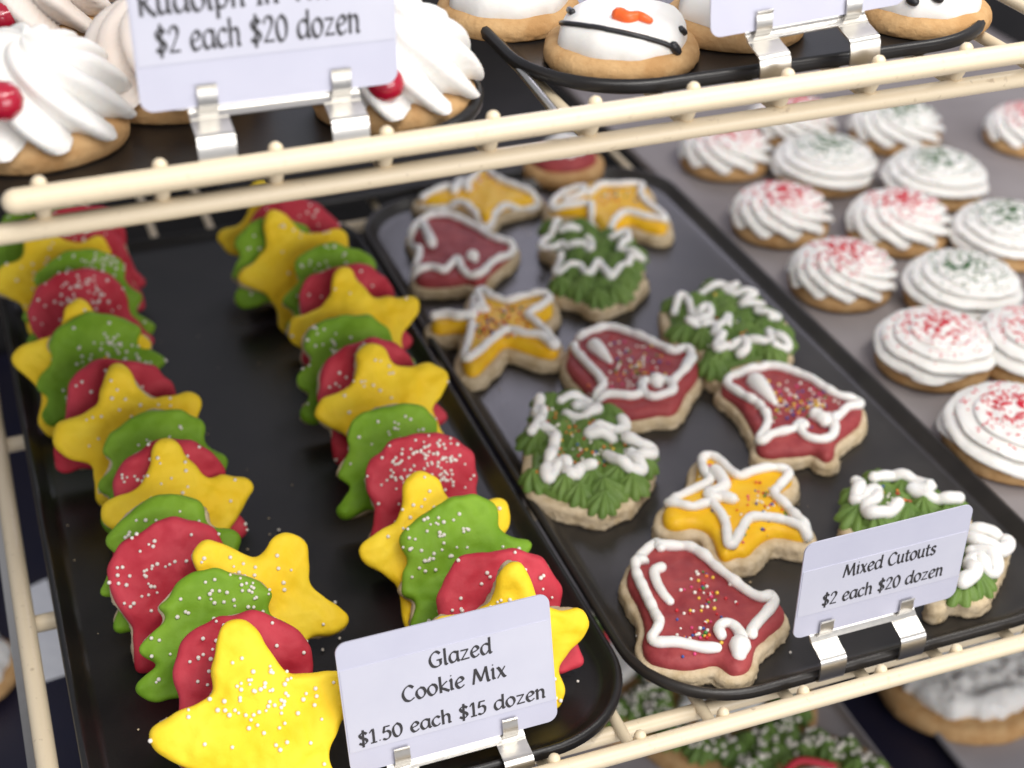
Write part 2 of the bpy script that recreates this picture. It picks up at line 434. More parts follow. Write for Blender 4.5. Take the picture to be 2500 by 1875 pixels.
# yellow star
cutout('star_cookie', 'yellow star cutout with white outline behind the front red bell', 'cookie',
  Z('B', [(1085,1160),(1130,1095),(1280,1000),(1325,900),(1340,800),(1400,748),(1500,765),(1590,850),(1700,858),(1850,825),(1985,845),(2032,920),(1965,965),(1915,1010),(1990,1095),(2090,1200),(2150,1290),(2130,1337),(2050,1332),(1960,1305),(1880,1302),(1790,1352),(1720,1432),(1660,1462),(1620,1432),(1590,1470),(1520,1482),(1480,1420),(1450,1330),(1400,1270),(1300,1240),(1200,1262),(1110,1242)]), 'gold',
  [Z('B', [(1165,1050),(1180,1040),(1300,995),(1420,950),(1395,890),(1370,800),(1385,762),(1440,757),(1500,790),(1580,870),(1640,905),(1720,882),(1830,850),(1930,845),(1990,862),(1985,900),(1930,950),(1895,1010),(1900,1050),(1980,1110),(2050,1190),(2130,1262),(2140,1290),(2080,1265),(1980,1225),(1860,1205),(1740,1205),(1690,1230),(1640,1320),(1600,1390),(1560,1390),(1550,1330),(1540,1240),(1490,1160),(1440,1110),(1400,1110),(1300,1130),(1200,1105),(1130,1080)]),
   (1.25, Z('B', [(1465,880),(1500,920),(1530,985),(1480,1020),(1415,1030),(1440,1070),(1520,1060),(1585,1078)]))],
  [(Z('B', [(1172,1070)])[0], Z('B', [(1170,1035)])[0], .0028)],
  [(*Z('B', [(1720,1080)])[0], 60, 45, .9), (*Z('B', [(1850,1150)])[0], 35, 30, .5), (*Z('B', [(1430,950)])[0], 35, 40, .4)], nspr=55, seed=3, off=.0042, thick=.0080, z=.036)
# bell to the right
cutout('bell_cookie', 'red bell cutout nearest the swirl cookies with dense coloured sprinkles', 'cookie',
  Z('D', [(785,880),(800,915),(870,960),(930,1020),(990,1110),(1030,1200),(1060,1250),(1040,1310),(1080,1362),(1150,1375),(1260,1358),(1380,1350),(1470,1332),(1510,1375),(1570,1408),(1620,1380),(1628,1300),(1645,1260),(1740,1190),(1815,1120),(1825,1060),(1820,1000),(1760,955),(1640,930),(1520,860),(1400,785),(1230,718),(1100,705),(960,735),(860,780),(812,830)]), 'brick',
  [Z('D', [(1615,1120),(1660,1090),(1720,1030),(1800,1012),(1808,985),(1760,968),(1650,948),(1540,888),(1440,820),(1330,768),(1230,737),(1120,727),(1080,744),(1020,747),(980,762),(920,790),(860,802),(835,830),(840,865),(900,910),(1000,970),(1070,1010),(1110,1070),(1130,1130),(1110,1190),(1070,1240),(1080,1272),(1110,1268),(1160,1230),(1250,1215),(1330,1195),(1352,1168),(1380,1150),(1402,1170)]),
   Z('D', [(1355,1180),(1385,1222),(1440,1255),(1530,1265),(1600,1240),(1622,1190),(1612,1130),(1580,1095)]),
   (1.5, Z('D', [(1480,1100),(1540,1135),(1550,1150)]))],
  [(Z('D', [(1040,850)])[0], Z('D', [(1180,990)])[0], .0050)],
  [(*Z('D', [(1360,1000)])[0], 42, 22, .7), (*Z('D', [(1480,1020)])[0], 26, 20, .35), (*Z('D', [(1200,920)])[0], 22, 18, .25)], nspr=120, seed=5, cols=(0,0,0,1,3,3,4,5,5,6))
# middle bell
cutout('bell_cookie', 'red bell cutout between two green trees in the middle of the tray', 'cookie',
  Z('B', [(385,90),(420,160),(480,230),(560,330),(610,380),(635,430),(720,470),(820,482),(950,462),(1060,440),(1130,452),(1190,420),(1222,360),(1255,290),(1340,180),(1348,100)])+Z('A', [(2195,1390),(2172,1310),(2050,1305),(1900,1245),(1700,1160),(1540,1140),(1400,1190),(1315,1260),(1285,1380)]), 'brick',
  [Z('A', [(1335,1300),(1345,1340),(1440,1450),(1530,1545)])+Z('B', [(640,225),(660,260),(600,330),(610,352),(700,330),(850,340),(935,310),(940,250),(960,235)]),
   Z('B', [(938,250),(940,305),(1010,342),(1090,330),(1160,300),(1150,255),(1100,218)]),
   Z('B', [(1150,240),(1200,190),(1260,130),(1300,60)])+Z('A', [(2120,1470),(2170,1385),(2165,1330),(2120,1320),(2050,1342),(1950,1300),(1800,1232),(1650,1180),(1560,1168),(1500,1185),(1440,1200),(1370,1245)])],
  [(Z('A', [(1480,1310)])[0], Z('A', [(1590,1415)])[0], .0042), (Z('B', [(1040,235)])[0], Z('B', [(1050,255)])[0], .0044)],
  [(*Z('A', [(1750,1400)])[0], 45, 35, .6), (*Z('A', [(1680,1530)])[0], 28, 16, .4), (*Z('A', [(1880,1440)])[0], 20, 18, .25)], nspr=80, seed=7)
# pale star
cutout('star_cookie', 'yellow star cutout with one arm pointing at the second glazed row', 'cookie',
  Z('A', [(310,1110),(450,1085),(560,1065),(605,960),(640,885),(720,905),(850,955),(1000,915),(1150,925),(1175,1060),(1100,1110),(1222,1300),(1190,1362),(1080,1352),(900,1290),(820,1285),(700,1420),(620,1492),(550,1475),(528,1400),(560,1255),(540,1180),(330,1185)]), 'gold',
  [Z('A', [(560,1100),(600,1070),(605,1000),(630,925),(662,897),(710,920),(740,950),(850,980),(960,950),(1060,930),(1140,937),(1150,970),(1090,1020),(1000,1080),(1050,1130),(1130,1200),(1200,1280),(1180,1302),(1100,1240),(980,1220),(850,1190),(740,1260),(650,1340),(570,1390),(540,1360),(570,1260),(600,1130)]),
   (1.3, Z('A', [(330,1080),(420,1075),(500,1095),(600,1090)])), (1.2, Z('A', [(640,940),(665,1010),(620,1040),(690,1050)]))],
  [], [(*Z('A', [(760,1090)])[0], 35, 25, .7), (*Z('A', [(700,1170)])[0], 22, 14, .4), (*Z('A', [(900,1160)])[0], 30, 20, .3)], nspr=70, seed=9, off=.0045, cols=(0,1,1,2,4,5,6))
# far bell
cutout('bell_cookie', 'mauve red bell cutout at the far end close to the second glazed row', 'cookie',
  Z('A', [(150,480),(235,380),(330,345),(450,355),(600,415),(750,505),(890,550),(900,610),(800,700),(720,770),(690,830),(620,850),(560,820),(480,840),(380,850),(260,850),(195,830),(180,760),(200,660),(205,600),(180,530)]), 'brick',
  [Z('A', [(505,700),(480,692),(430,740),(390,765),(300,742),(190,757),(175,740),(210,660),(215,600),(190,530),(162,490),(170,462),(240,392),(330,362),(450,372),(600,432),(750,522),(880,562),(870,610),(760,682),(700,735)]),
   Z('A', [(505,705),(530,755),(580,788),(650,785),(700,740)]), (1.25, Z('A', [(250,440),(285,520),(310,580)]))],
  [(Z('A', [(600,665)])[0], Z('A', [(620,690)])[0], .0040)], None, seed=11)
# far stars
cutout('star_cookie', 'yellow star cutout at the far corner beside a pink swirl cookie', 'cookie',
  Z('A', [(1160,320),(1185,235),(1400,145),(1550,125),(1830,125),(1880,250),(1995,370),(1985,470),(1850,450),(1720,400),(1620,482),(1550,480),(1450,360),(1300,340)]), 'gold',
  [Z('A', [(1440,215),(1530,150),(1680,148),(1812,140),(1812,220),(1870,290),(1972,360),(1980,392),(1850,372),(1700,342),(1630,392),(1580,470),(1530,442),(1470,370),(1450,285),(1400,280),(1200,298),(1180,270),(1260,200),(1400,168),(1385,220),(1270,255)])],
  [], [(*Z('A', [(1640,230)])[0], 25, 10, 1)], nspr=25, seed=13, off=.004)
cutout('star_cookie', 'yellow star cutout half hidden under the upper rack rail', 'cookie',
  Z('A', [(220,220),(400,150),(560,110),(680,0),(800,90),(1060,190),(1060,250),(870,290),(770,330),(700,400),(620,330),(480,270),(240,260)]), 'gold',
  [Z('A', [(240,225),(400,165),(570,125),(680,10),(790,105),(1040,205),(1045,235),(860,262),(760,310),(700,385),(625,305),(500,245),(300,240),(245,232)]), (1.3, Z('A', [(470,190),(520,120),(570,180)]))],
  [], [(*Z('A', [(690,100)])[0], 20, 8, 1)], nspr=20, seed=15, off=.004)

# green trees made of star-tip shells
def shell(mb, x, y, z, R, H, ang, ribs=8, lean=.38, depth=.40, mi=0):
    nr, na = 9, ribs*6; V = []; ca, sa = math.cos(ang), math.sin(ang); tw = rng.uniform(-.5, .5)
    for i in range(nr+1):
        s = i/nr; rad = R*math.cos(s*math.pi/2)**.85*(1-.12*s) if i < nr else 0; h = H*(math.sin(s*math.pi/2)*.8+.28*s**5)
        for k in range(na):
            th = 2*math.pi*k/na
            rib = (abs(math.sin(ribs*th/2+tw*s*2))**.8-.55)*depth*min(1, (1-s)*1.8+.15)
            rr = rad*(1+rib); px = rr*math.cos(th)*.95+R*lean*s**1.6; py = rr*math.sin(th)*.9
            V.append((x+px*ca-py*sa, y+px*sa+py*ca, z+h*(1+.5*rib)))
    F = []
    for i in range(nr):
        for k in range(na):
            a = i*na+k; b2 = i*na+(k+1) % na; F.append([a, b2, b2+na, a+na])
    mb.add(V, F, mi)
def tree_cookie(label, outline, lines, spr=None, nspr=50, seed=1, z=ZT, R=.0086, off=.0020, r=.0023, thick=.008):
    pz = [at(x, y, z-.008) for x, y in outline]
    c = sum(pz, Vector())/len(pz); c.z = .0005
    o = empty('tree_cookie', c, label, 'cookie', CUT)
    A = .95*smooth2(resample(closed([((p-c).x, (p-c).y) for p in pz]), .0013), 2)
    bv = slab(offset(A, off, .0018, seed), 0, thick, .0028, rag=.0009, lump=.0004, seed=seed, inset=-.0004)
    mesh('biscuit', *bv, MT['biscuit'], o)
    b = MB(); inn = offset(A, -R*.55)
    ys = np.arange(A[:, 1].max()-R*.55, A[:, 1].min()+R*.2, -R*1.12); row = 0
    base = slab(offset(A, -R*.35), thick-.001, .003, .002, seed=seed); b.add(*base)
    for yy in ys:
        row += 1
        for xx in np.arange(A[:, 0].min()+R*(.3+.55*(row % 2)), A[:, 0].max(), R*1.5):
            p = np.array([[xx+rng.uniform(-.2, .2)*R, yy+rng.uniform(-.2, .2)*R]])
            if inside(p, A)[0] and dist(p, A)[0] > R*.35:
                shell(b, p[0, 0], p[0, 1], thick-.0005+.0004*rng.random(), R*rng.uniform(.9, 1.15), R*rng.uniform(.8, 1.0), rng.uniform(-.2, 2.6), ribs=rng.choice((7, 8, 8)))
    ob = b.build('icing', MT['leaf'], o)
    T = bvh((b.V, b.F))
    strokes(o, T, lines, c, z, r, zmin=thick+.003)
    if spr:
        q = MB(); pts = []
        for (sx, sy, ax, ay, ww) in spr:
            for _ in range(int(nspr*ww)):
                p = at(rng.gauss(sx, ax), rng.gauss(sy, ay), z)-c; pts.append((p.x, p.y))
        pearls(q, T, pts, .00072, [0, 0, 0, 1, 2, 2, 3, 5, 1]); q.build('sprinkles', None, o, mats=SPR, kind='stuff')
    return o
tree_cookie('green tree cutout left of centre against the second glazed row'.replace('left of centre against', 'alone on bare tray close to'),
  Z('B', [(75,880),(85,700),(115,500),(150,385),(240,365),(400,345),(560,392),(650,445),(800,480),(850,560),(860,650),(1000,720),(1032,830),(1012,930),(940,1010),(890,1120),(780,1150),(640,1205),(500,1175),(400,1140),(260,1110),(150,1050),(85,960)]),
  [(1.2, Z('B', [(200,385),(172,478),(225,448),(205,540),(140,630)])), (1.15, Z('B', [(355,385),(470,370),(560,400),(450,430),(540,420),(625,450),(520,505),(420,492),(390,468)])),
   (1.35, Z('B', [(225,590),(310,630),(302,720),(272,820),(240,900),(268,940),(330,862),(390,850),(402,910),(450,930),(500,882),(575,882)])),
   (1.3, Z('B', [(790,520),(822,560),(740,590),(640,595),(620,600),(555,640),(640,640),(725,660)])), (1.35, Z('B', [(825,690),(920,730),(1002,750),(1000,800),(910,800),(840,770),(900,830),(940,880),(860,890),(760,850),(685,785)]))],
  [(*Z('B', [(480,690)])[0], 45, 45, .8), (*Z('B', [(620,780)])[0], 35, 25, .5), (*Z('B', [(320,540)])[0], 25, 25, .4)], nspr=62, seed=21)
tree_cookie('green tree cutout at the tray edge above the dense sprinkled bell',
  Z('D', [(345,275),(520,215),(640,165),(800,115),(915,120),(1060,195),(1110,290),(1210,365),(1285,380),(1275,450),(1305,560),(1290,665),(1240,715),(1100,715),(960,745),(860,785),(810,835),(700,805),(650,720),(635,625),(560,585),(450,560),(390,530),(350,400)]),
  [Z('D', [(640,180),(720,160),(840,132),(900,130),(880,172),(810,182),(870,210),(950,210),(1035,222),(950,262),(940,295),(1080,290),(1092,255)]), Z('D', [(440,325),(470,260),(520,230),(550,290),(590,372),(640,340),(690,330),(702,380),(640,420),(540,440),(620,460)]),
   Z('D', [(655,450),(720,440),(760,492),(725,500),(800,430),(840,390),(832,440)]), Z('D', [(1050,350),(1130,370),(1205,378),(1150,402)]), (1.1, Z('D', [(795,540),(750,610),(772,640),(880,590),(950,570),(972,620),(925,640)])),
   (1.1, Z('D', [(1000,555),(1100,572),(1150,560),(1140,475),(1200,522),(1270,560),(1272,590),(1180,600)]))],
  [(*Z('D', [(900,420)])[0], 60, 50, 1)], nspr=25, seed=23)
tree_cookie('green tree cutout at the back touching the far yellow star',
  Z('A', [(1090,565),(1200,395),(1400,395),(1500,440),(1720,510),(1845,690),(1835,760),(1860,860),(1700,970),(1500,1040),(1400,990),(1200,930),(1150,870),(1200,780),(1180,640)]),
  [Z('A', [(1220,425),(1170,490),(1090,580),(1180,590),(1240,560),(1290,590),(1400,592),(1450,622),(1460,560),(1430,540)]), Z('A', [(1240,490),(1310,490),(1362,480)]),
   Z('A', [(1240,620),(1230,700),(1200,772),(1290,760),(1380,742),(1420,812),(1480,760),(1510,732),(1560,790),(1600,822),(1660,752),(1720,740),(1740,700),(1820,690),(1760,650),(1660,630),(1720,560),(1700,520),(1600,540)])],
  None, seed=25)
tree_cookie('green tree cutout peeking out above the mixed cutouts price card',
  Z('C', [(1275,290),(1310,190),(1325,60),(1430,25),(1640,45),(1745,115),(1880,160),(1950,250),(1900,330),(1700,360),(1500,335),(1330,315)]),
  [(1.35, Z('C', [(1350,50),(1372,72),(1340,160),(1370,162),(1430,110),(1452,112),(1450,160),(1400,190),(1412,240),(1490,240),(1560,190)])), (1.3, Z('C', [(1440,50),(1560,40),(1640,70),(1722,110),(1640,102),(1620,95),(1700,140),(1800,160),(1870,160)]))],
  [(*Z('C', [(1540,150)])[0], 22, 12, 1)], nspr=26, seed=27)
tree_cookie('green tree cutout in the rounded tray corner beyond the price card edge',
  Z('C', [(1720,690),(1760,600),(1880,500),(1940,305),(2080,295),(2145,355),(2125,420),(2090,500),(2060,570),(2005,650),(1900,665),(1830,645),(1780,705)]),
  [(1.5, Z('C', [(1945,315),(2050,330),(2130,370),(2100,402),(1980,402),(1935,380)])), (1.5, Z('C', [(1940,440),(2030,460),(2060,502),(2040,520),(1970,470),(1930,492),(1950,545),(1895,590)]))],
  [(*Z('C', [(1990,370)])[0], 12, 8, 1)], nspr=8, seed=29, R=.0085)
mb = MB()
for px, py in [(1515, 1545), (1555, 1550), (1672, 1305), (1705, 1317), (1757, 1371), (1930, 1590), (1700, 1290), (1500, 1520)]:
    mb2 = MB(); q = at(px, py, .004); ball(mb2, (0, 0, .0006), .0006)
    so = mb2.build('loose_sprinkle', SPR[rng.choice((0, 0, 6, 2))]); so.location = (q.x, q.y, .0006)
    tag(so, 'tiny round sprinkle fallen on the bare black tray', 'sprinkle', 'loose sprinkles on the tray')

# ------------------------------------------------------------------ glazed cookies leaning in two rows
def star_pts(R, r, n=5, jit=.04):
    P = []
    for k in range(n*2):
        a = math.pi/2+math.pi*k/n; q = (R if k % 2 == 0 else r)*(1+rng.uniform(-jit, jit))
        if k % 2 == 0:
            dd = rng.uniform(.11, .17)
            for d in (-dd, dd): P.append((q*.98*math.cos(a+d), q*.98*math.sin(a+d)))
        else: P.append((q*math.cos(a), q*math.sin(a)))
    return P
BELL = [(0,.52),(-.17,.50),(-.31,.40),(-.385,.22),(-.40,.0),(-.45,-.18),(-.555,-.36),(-.53,-.46),(-.36,-.48),(-.16,-.46),(-.10,-.56),(.08,-.57),(.16,-.46),(.38,-.48),(.53,-.45),(.56,-.36),(.45,-.18),(.40,0),(.385,.22),(.31,.40),(.17,.50)]
TREE = [(0,.53),(-.17,.50),(-.30,.40),(-.35,.29),(-.30,.22),(-.40,.12),(-.47,.02),(-.42,-.06),(-.40,-.10),(-.52,-.22),(-.58,-.34),(-.50,-.42),(-.30,-.40),(-.16,-.42),(-.14,-.54),(.12,-.55),(.16,-.42),(.32,-.40),(.52,-.42),(.58,-.33),(.51,-.21),(.40,-.10),(.43,-.05),(.47,.03),(.40,.12),(.30,.21),(.35,.30),(.29,.41),(.16,.50)]
HGT = .146*S
def glazed(kind, px, py, label, sc_=1.0, roll=0, yaw=0, alpha=50, zap=.118, npearl=60, seed=1, dens=None, stretch=1):
    a = math.radians(alpha+rng.uniform(-3, 3)); yw = math.radians(yaw+rng.uniform(-3, 3))
    if kind == 'star': P = star_pts(.515, .328); half = .50
    elif kind == 'bell': P = [(x*(1+rng.uniform(-.05, .05)), y*(1+rng.uniform(-.03, .03))) for x, y in BELL]; half = .52
    else: P = [(x*(1+rng.uniform(-.06, .06)), y*(1+rng.uniform(-.04, .04))) for x, y in TREE]; half = .53
    if kind != 'star': P = [(x*(1.10 if y > 0 else .90 if y < -.25 else 1.0), y*(1 if y > 0 else .74)) for x, y in P]
    if kind == 'star' and stretch != 1:
        P = [(x, y*(stretch if y > 0 else 1)) for x, y in P]; half *= stretch
    h = HGT*sc_*(1 if kind == 'star' else .93)
    A = closed([(x*h, y*h) for x, y in P])
    A = smooth2(resample(A, .0013), 3)
    Rm = Matrix.Rotation(yw, 3, 'Z') @ Matrix.Rotation(a, 3, 'X')
    u = Rm @ Vector((0, 1, 0))
    c = at(px, py, zap)-u*half*h
    lowest = .0005
    R2 = Rm @ Matrix.Rotation(math.radians(roll), 3, 'Z')
    mn = min((R2 @ Vector((p[0], p[1], 0))).z for p in A)
    if c.z+mn < lowest+.001:
        d = at(px, py, zap)-CAM; need = lowest+.001-mn-c.z
        c.z += need*.35
        c += Vector((0, .0, need*.65))
    o = empty({'star': 'star_cookie', 'bell': 'bell_cookie', 'tree': 'tree_cookie'}[kind], c, label, 'cookie', 'glazed cookies leaning in rows', R2.to_euler())
    t = .0068
    bv = slab(offset(A, -.0007, .0012, seed), -t, t, .002, grid=.0022, rag=.0007, lump=.0004, seed=seed)
    mesh('biscuit', *bv, MT['biscuit'], o)
    gv = slab(offset(A, -.0001, .0024, seed+40, freq=140), -.0014, .0044, .0030, grid=.0015, bulge=.0010, lump=.0021, lfreq=90, seed=seed+5, rag=.0003, sag=.0022)
    mesh('glaze', *gv, MT[{'star': 'yellow', 'bell': 'red', 'tree': 'green'}[kind]], o)
    T = bvh(gv); b = MB(); pts = []
    cx, cy = (dens or (rng.uniform(-.2, .2), rng.uniform(.1, .35)))
    for _ in range(npearl):
        if rng.random() < .55: pts.append((rng.gauss(cx, .16)*h, rng.gauss(cy, .12)*h))
        else: pts.append((rng.uniform(-.55, .55)*h, rng.uniform(-.5, .55)*h))
    pearls(b, T, pts, .00075); b.build('nonpareils', MT['pearl'], o, kind='stuff')
    return o
ORD = ['first', 'second', 'third', 'fourth', 'fifth', 'sixth', 'seventh', 'eighth']
KN = {'star': 'yellow glazed star', 'bell': 'red glazed bell', 'tree': 'green glazed tree'}
ROW1 = [  # kind, apex pixel, scale, roll, yaw, pearls, height
    ('star', 592, 1592, 1.12, 2, 0, 110, .110), ('bell', 575, 1500, 1.02, 4, -4, 40, .110), ('tree', 500, 1388, .98, -6, 0, 90, .110),
    ('star', 590, 1305, 1.02, 30, 6, 60, .110), ('bell', 410, 1268, 1.02, 18, 0, 60, .110), ('tree', 395, 1208, 1.0, 10, 0, 60, .110),
    ('star', 400, 1098, 1.02, -2, 0, 25, .110), ('bell', 395, 1078, .96, 0, 0, 50, .110), ('tree', 372, 998, 1.02, 4, 0, 40, .110),
    ('star', 298, 918, 1.05, 4, 0, 40, .110), ('bell', 262, 878, 1.02, -10, 0, 36, .110), ('tree', 215, 766, 1.04, 0, 0, 95, .110),
    ('star', 180, 752, 1.06, -4, 0, 25, .110), ('bell', 178, 660, 1.0, 6, 0, 110, .110), ('tree', 185, 612, 1.04, 0, 0, 100, .110),
    ('bell', 180, 545, 1.05, 0, 0, 60, .110), ('star', 115, 555, 1.05, 10, 0, 40, .110), ('bell', 185, 500, 1.0, 0, 0, 30, .12), ('tree', 90, 480, 1.0, 0, 0, 40, .110)]
ROW2 = [
    ('star', 1232, 1412, .95, -6, -4, 60, .122), ('bell', 1195, 1342, 1.0, -2, 0, 90, .110), ('tree', 1100, 1218, .98, 8, 0, 80, .110),
    ('star', 1040, 1168, 1.06, 6, 0, 40, .110), ('bell', 1010, 1062, 1.0, 0, 0, 190, .110), ('tree', 945, 982, .98, 0, 0, 40, .110),
    ('star', 910, 858, 1.04, 6, 0, 40, .110), ('bell', 885, 834, 1.02, 10, 0, 60, .110), ('tree', 835, 768, 1.02, 0, 0, 60, .110),
    ('star', 840, 682, 1.06, 0, 0, 12, .110), ('bell', 832, 646, .98, 0, 0, 18, .110), ('tree', 795, 598, 1.0, -6, 0, 90, .110),
    ('star', 705, 540, 1.02, 14, 0, 20, .110), ('tree', 660, 532, .95, 0, 0, 20, .110), ('bell', 695, 488, 1.1, 0, 0, 60, .110), ('star', 655, 455, 1.0, 10, 0, 10, .110)]
for rowname, row in (('row nearest the side rail', ROW1), ('row next to the cutouts tray', ROW2)):
    cnt = {}
    for i, (k, px, py, s_, ro, yw, npl, za) in enumerate(row):
        n = cnt.get(k, 0); cnt[k] = n+1
        lab = f'{KN[k]}, {ORD[n]} of its kind from the front, {rowname}'
        dens = (.05, .25) if npl > 100 else None
        glazed(k, px, py, lab, s_, ro, yw, 66 if row is ROW2 and i == 0 else 50, za, npl, seed=i+(50 if row is ROW2 else 0), dens=dens, stretch=1.22 if row is ROW1 and i == 0 else 1.06)

# ------------------------------------------------------------------ white swirl cookies
def disc(R, z0, t, seed, wob=.0012, re=.005, bulge=.0015):
    A = closed([(R*math.cos(2*math.pi*k/24), R*math.sin(2*math.pi*k/24)) for k in range(24)])
    return slab(offset(A, 0, wob, seed, freq=40), z0, t, re, grid=.0022, bulge=bulge, rag=.0003, lump=.0003, seed=seed)
def rope_swirl(R, H, turns, rope, ribs, twist, z0, phase, sides=None):
    """a rope of star-tip icing wound inwards and upwards"""
    n = int(64*turns); sides = ribs*6; V = []; F = []
    a0 = phase
    for i in range(n+1):
        f = i/n; ang = a0+2*math.pi*turns*f
        rad = (R-rope)*(1-f)**.78; z = z0+rope*.55+(H-rope)*f**1.15
        rr = rope*(1-.55*f**1.5)
        if i < 7: rr *= .35+.65*(i/7)
        if i > n-8: rr *= max(.08, (n-i)/8)
        rx, ry = math.cos(ang), math.sin(ang)
        for k in range(sides):
            th = 2*math.pi*k/sides
            rib = 1+.58*(abs(math.sin(ribs*th/2+twist*f*turns*math.pi))**.75-.55)
            q = rr*rib
            out = math.cos(th)*q*1.08; zz = math.sin(th)*q*.95
            V.append(((rad+out)*rx, (rad+out)*ry, max(z0-.0006, z+zz)))
    for i in range(n):
        for k in range(sides):
            a = i*sides+k; b = i*sides+(k+1) % sides; F.append([a, b, b+sides, a+sides])
    F.append(list(range(sides))[::-1]); F.append([len(V)-sides+k for k in range(sides)])
    return V, F
def pleat_dome(R, H, ribs, twist, depth, z0, seed, flat=1.05):
    nr, na = 44, max(ribs*9, 84); V = []; F = []
    for i in range(nr+1):
        s = i/nr; rad = R*math.cos(s*math.pi/2)**.8 if i < nr else 0.0; h = H*math.sin(s*math.pi/2)**flat
        for k in range(na):
            th = 2*math.pi*k/na
            ph = ribs*th/2+twist*s
            rib = (abs(math.sin(ph))**.8-.55)*depth*(1-s)**.5*(1+.35*noise.noise(Vector((math.cos(th)*2, math.sin(th)*2, seed))))
            rr = rad*(1+rib)
            V.append((rr*math.cos(th), rr*math.sin(th), z0+h*(1+.35*rib)+(-.0015*(1-s) if rib > .1 else 0)+.0008*noise.noise(Vector((rr*math.cos(th)*120, rr*math.sin(th)*120, seed)))))
    for i in range(nr):
        for k in range(na):
            a = i*na+k; b = i*na+(k+1) % na; F.append([a, b, b+na, a+na])
    return V, F
SWG = 'white swirl cookies on the parchment pan'
SW = [  # base centre pixel, base radius (camera heights), colour, style, label
    (2275, 885, 0.0639, 'r', 0, 'swirl cookie with a sharp ring of red sugar, lone nearest the tray edge'),
    (2468, 1090, 0.0705, 'r', 0, 'large swirl cookie with red sugar, cut by the picture edge beside the rounded tray'),
    (2053, 700, 0.0639, 'r', 1, 'pleated swirl cookie with pink sugar, second along the tray edge'),
    (2340, 735, 0.0658, 'g', 0, 'wide swirl cookie with a few green sugar grains between two red ones'),
    (2520, 880, 0.0658, 'r', 0, 'swirl cookie with red sugar, half cut off behind the largest swirl'),
    (2190, 572, 0.0658, 'r', 1, 'pleated swirl cookie with faint pink sugar between green ones'),
    (1903, 553, 0.0639, 'r', 1, 'pleated swirl cookie with pink sugar by the far yellow star'),
    (2450, 605, 0.0658, 'g', 0, 'swirl cookie with green sugar, partly cut off, behind the wide green one'),
    (2276, 466, 0.0658, 'g', 0, 'low swirl cookie with dusty green sugar centre behind the faint pink one'),
    (2008, 432, 0.0677, 'g', 0, 'broad swirl cookie thick with dark green sugar near the rack rail'),
    (1770, 398, 0.0639, 'r', 1, 'tall swirl cookie barely tinted, just below the rack rail'),
    (1930, 325, 0.0620, 'r', 1, 'swirl cookie mostly hidden behind the upper rack rail'),
    (2183, 338, 0.0658, 'g', 1, 'swirl cookie with green sugar just under the upper rack rail'),
    (2505, 345, 0.0602, 'r', 1, 'swirl cookie alone on bare parchment at the far side')]
for i, (px, py, R, colr, style, lab) in enumerate(SW):
    R *= S*1.07; p = at(px, py, .0)
    o = empty('swirl_cookie', (p.x, p.y, 0.0), lab, 'cookie', SWG, (0, 0, rng.uniform(0, 6.28)))
    mesh('biscuit', *disc(R, 0, .0085, 100+i), MT['golden'], o)
    if style == 0: sv = pleat_dome(R*.97, .0160, 3, rng.uniform(12.5, 15), .30, .0085, i, flat=.75)
    else:
        sv = pleat_dome(R*.93, .0160, rng.choice((10, 11, 12)), rng.uniform(9, 14), .31, .0085, i, flat=.8)
    mesh('frosting', *sv, MT['white'], o)
    T = bvh(sv); b = MB()
    for _ in range(1400):
        rr = abs(rng.gauss(.34, .27))*R; th = rng.uniform(0, 6.28)
        if rr > R*.95: continue
        h = T.ray_cast(Vector((rr*math.cos(th), rr*math.sin(th), .1)), Vector((0, 0, -1)))
        if h[0] is None or noise.noise(Vector((h[0].x*260, h[0].y*260, i))) < .0: continue
        s3 = rng.uniform(.00035, .0007); box(b, h[0]+h[1]*s3*.3, (s3*1.6, s3, s3), rotz=rng.uniform(0, 3))
    b.build('sugar', SUG_R if colr == 'r' else SUG_G, o, smooth=False, kind='stuff')

# ------------------------------------------------------------------ upper rack cookies
UZ = ZU*S
def upper_base(px, py, name, lab, group, R=.062, dz=0.0):
    p = at(px, py, ZU+.004+dz); o = empty(name, (p.x, p.y, UZ+dz*S+.0004), lab, 'cookie', group, (0, 0, rng.uniform(0, 6)))
    return o
ROS = 'cream rosette cookies on the upper rack'
for i, (px, py, R, lab, ch) in enumerate([
        (95, 325, .066, 'white whipped rosette cookie with red candy nose nearest the rack rail end', (8, 250)),
        (962, 243, .063, 'white rosette cookie half behind the tall price card, biscuit edge showing', (936, 205)),
        (430, 215, .066, 'cream rosette cookie behind the tall price card', None),
        (95, 70, .064, 'cream rosette cookie with pretzel antlers at the top corner', (0, 48))]):
    o = upper_base(px, py, 'rosette_cookie', lab, ROS); r = R*S
    o.rotation_euler = (0, 0, i*1.3)
    mesh('biscuit', *disc(r, 0, .0085, 140+i), MT['golden'], o)
    sv = pleat_dome(r*.92, .027, 11, 7.5, .46, .0085, i)
    mesh('frosting', *sv, MT['cream' if i > 1 else 'white'], o)
    T = bvh(sv); b = MB()
    if ch is not None:
        q = Matrix.Rotation(-i*1.3, 3, 'Z'); hh = T.ray_cast(q @ (CAM-o.location), q @ (FW*FPX+RT*(ch[0]-1250)-UP*(ch[1]-937.5)))
        ball(b, hh[0]+hh[1]*.001 if hh[0] is not None else (0, 0, .034), .0066); b.build('candy_nose', MT['cherry'], o)
    if i == 3:
        b = MB()
        for sx in (-1, 1):
            P = catmull([(sx*.004, 0, .036), (sx*.010, .004, .043), (sx*.017, .002, .046), (sx*.019, -.006, .043)], .002)
            tube(b, P, .0016, 8); tube(b, catmull([(sx*.010, .004, .043), (sx*.008, .010, .047)], .002), .0015, 8)
        b.build('pretzel_antlers', MT['pretzel'], o)
SNO = 'melted snowman cookies on the upper rack'
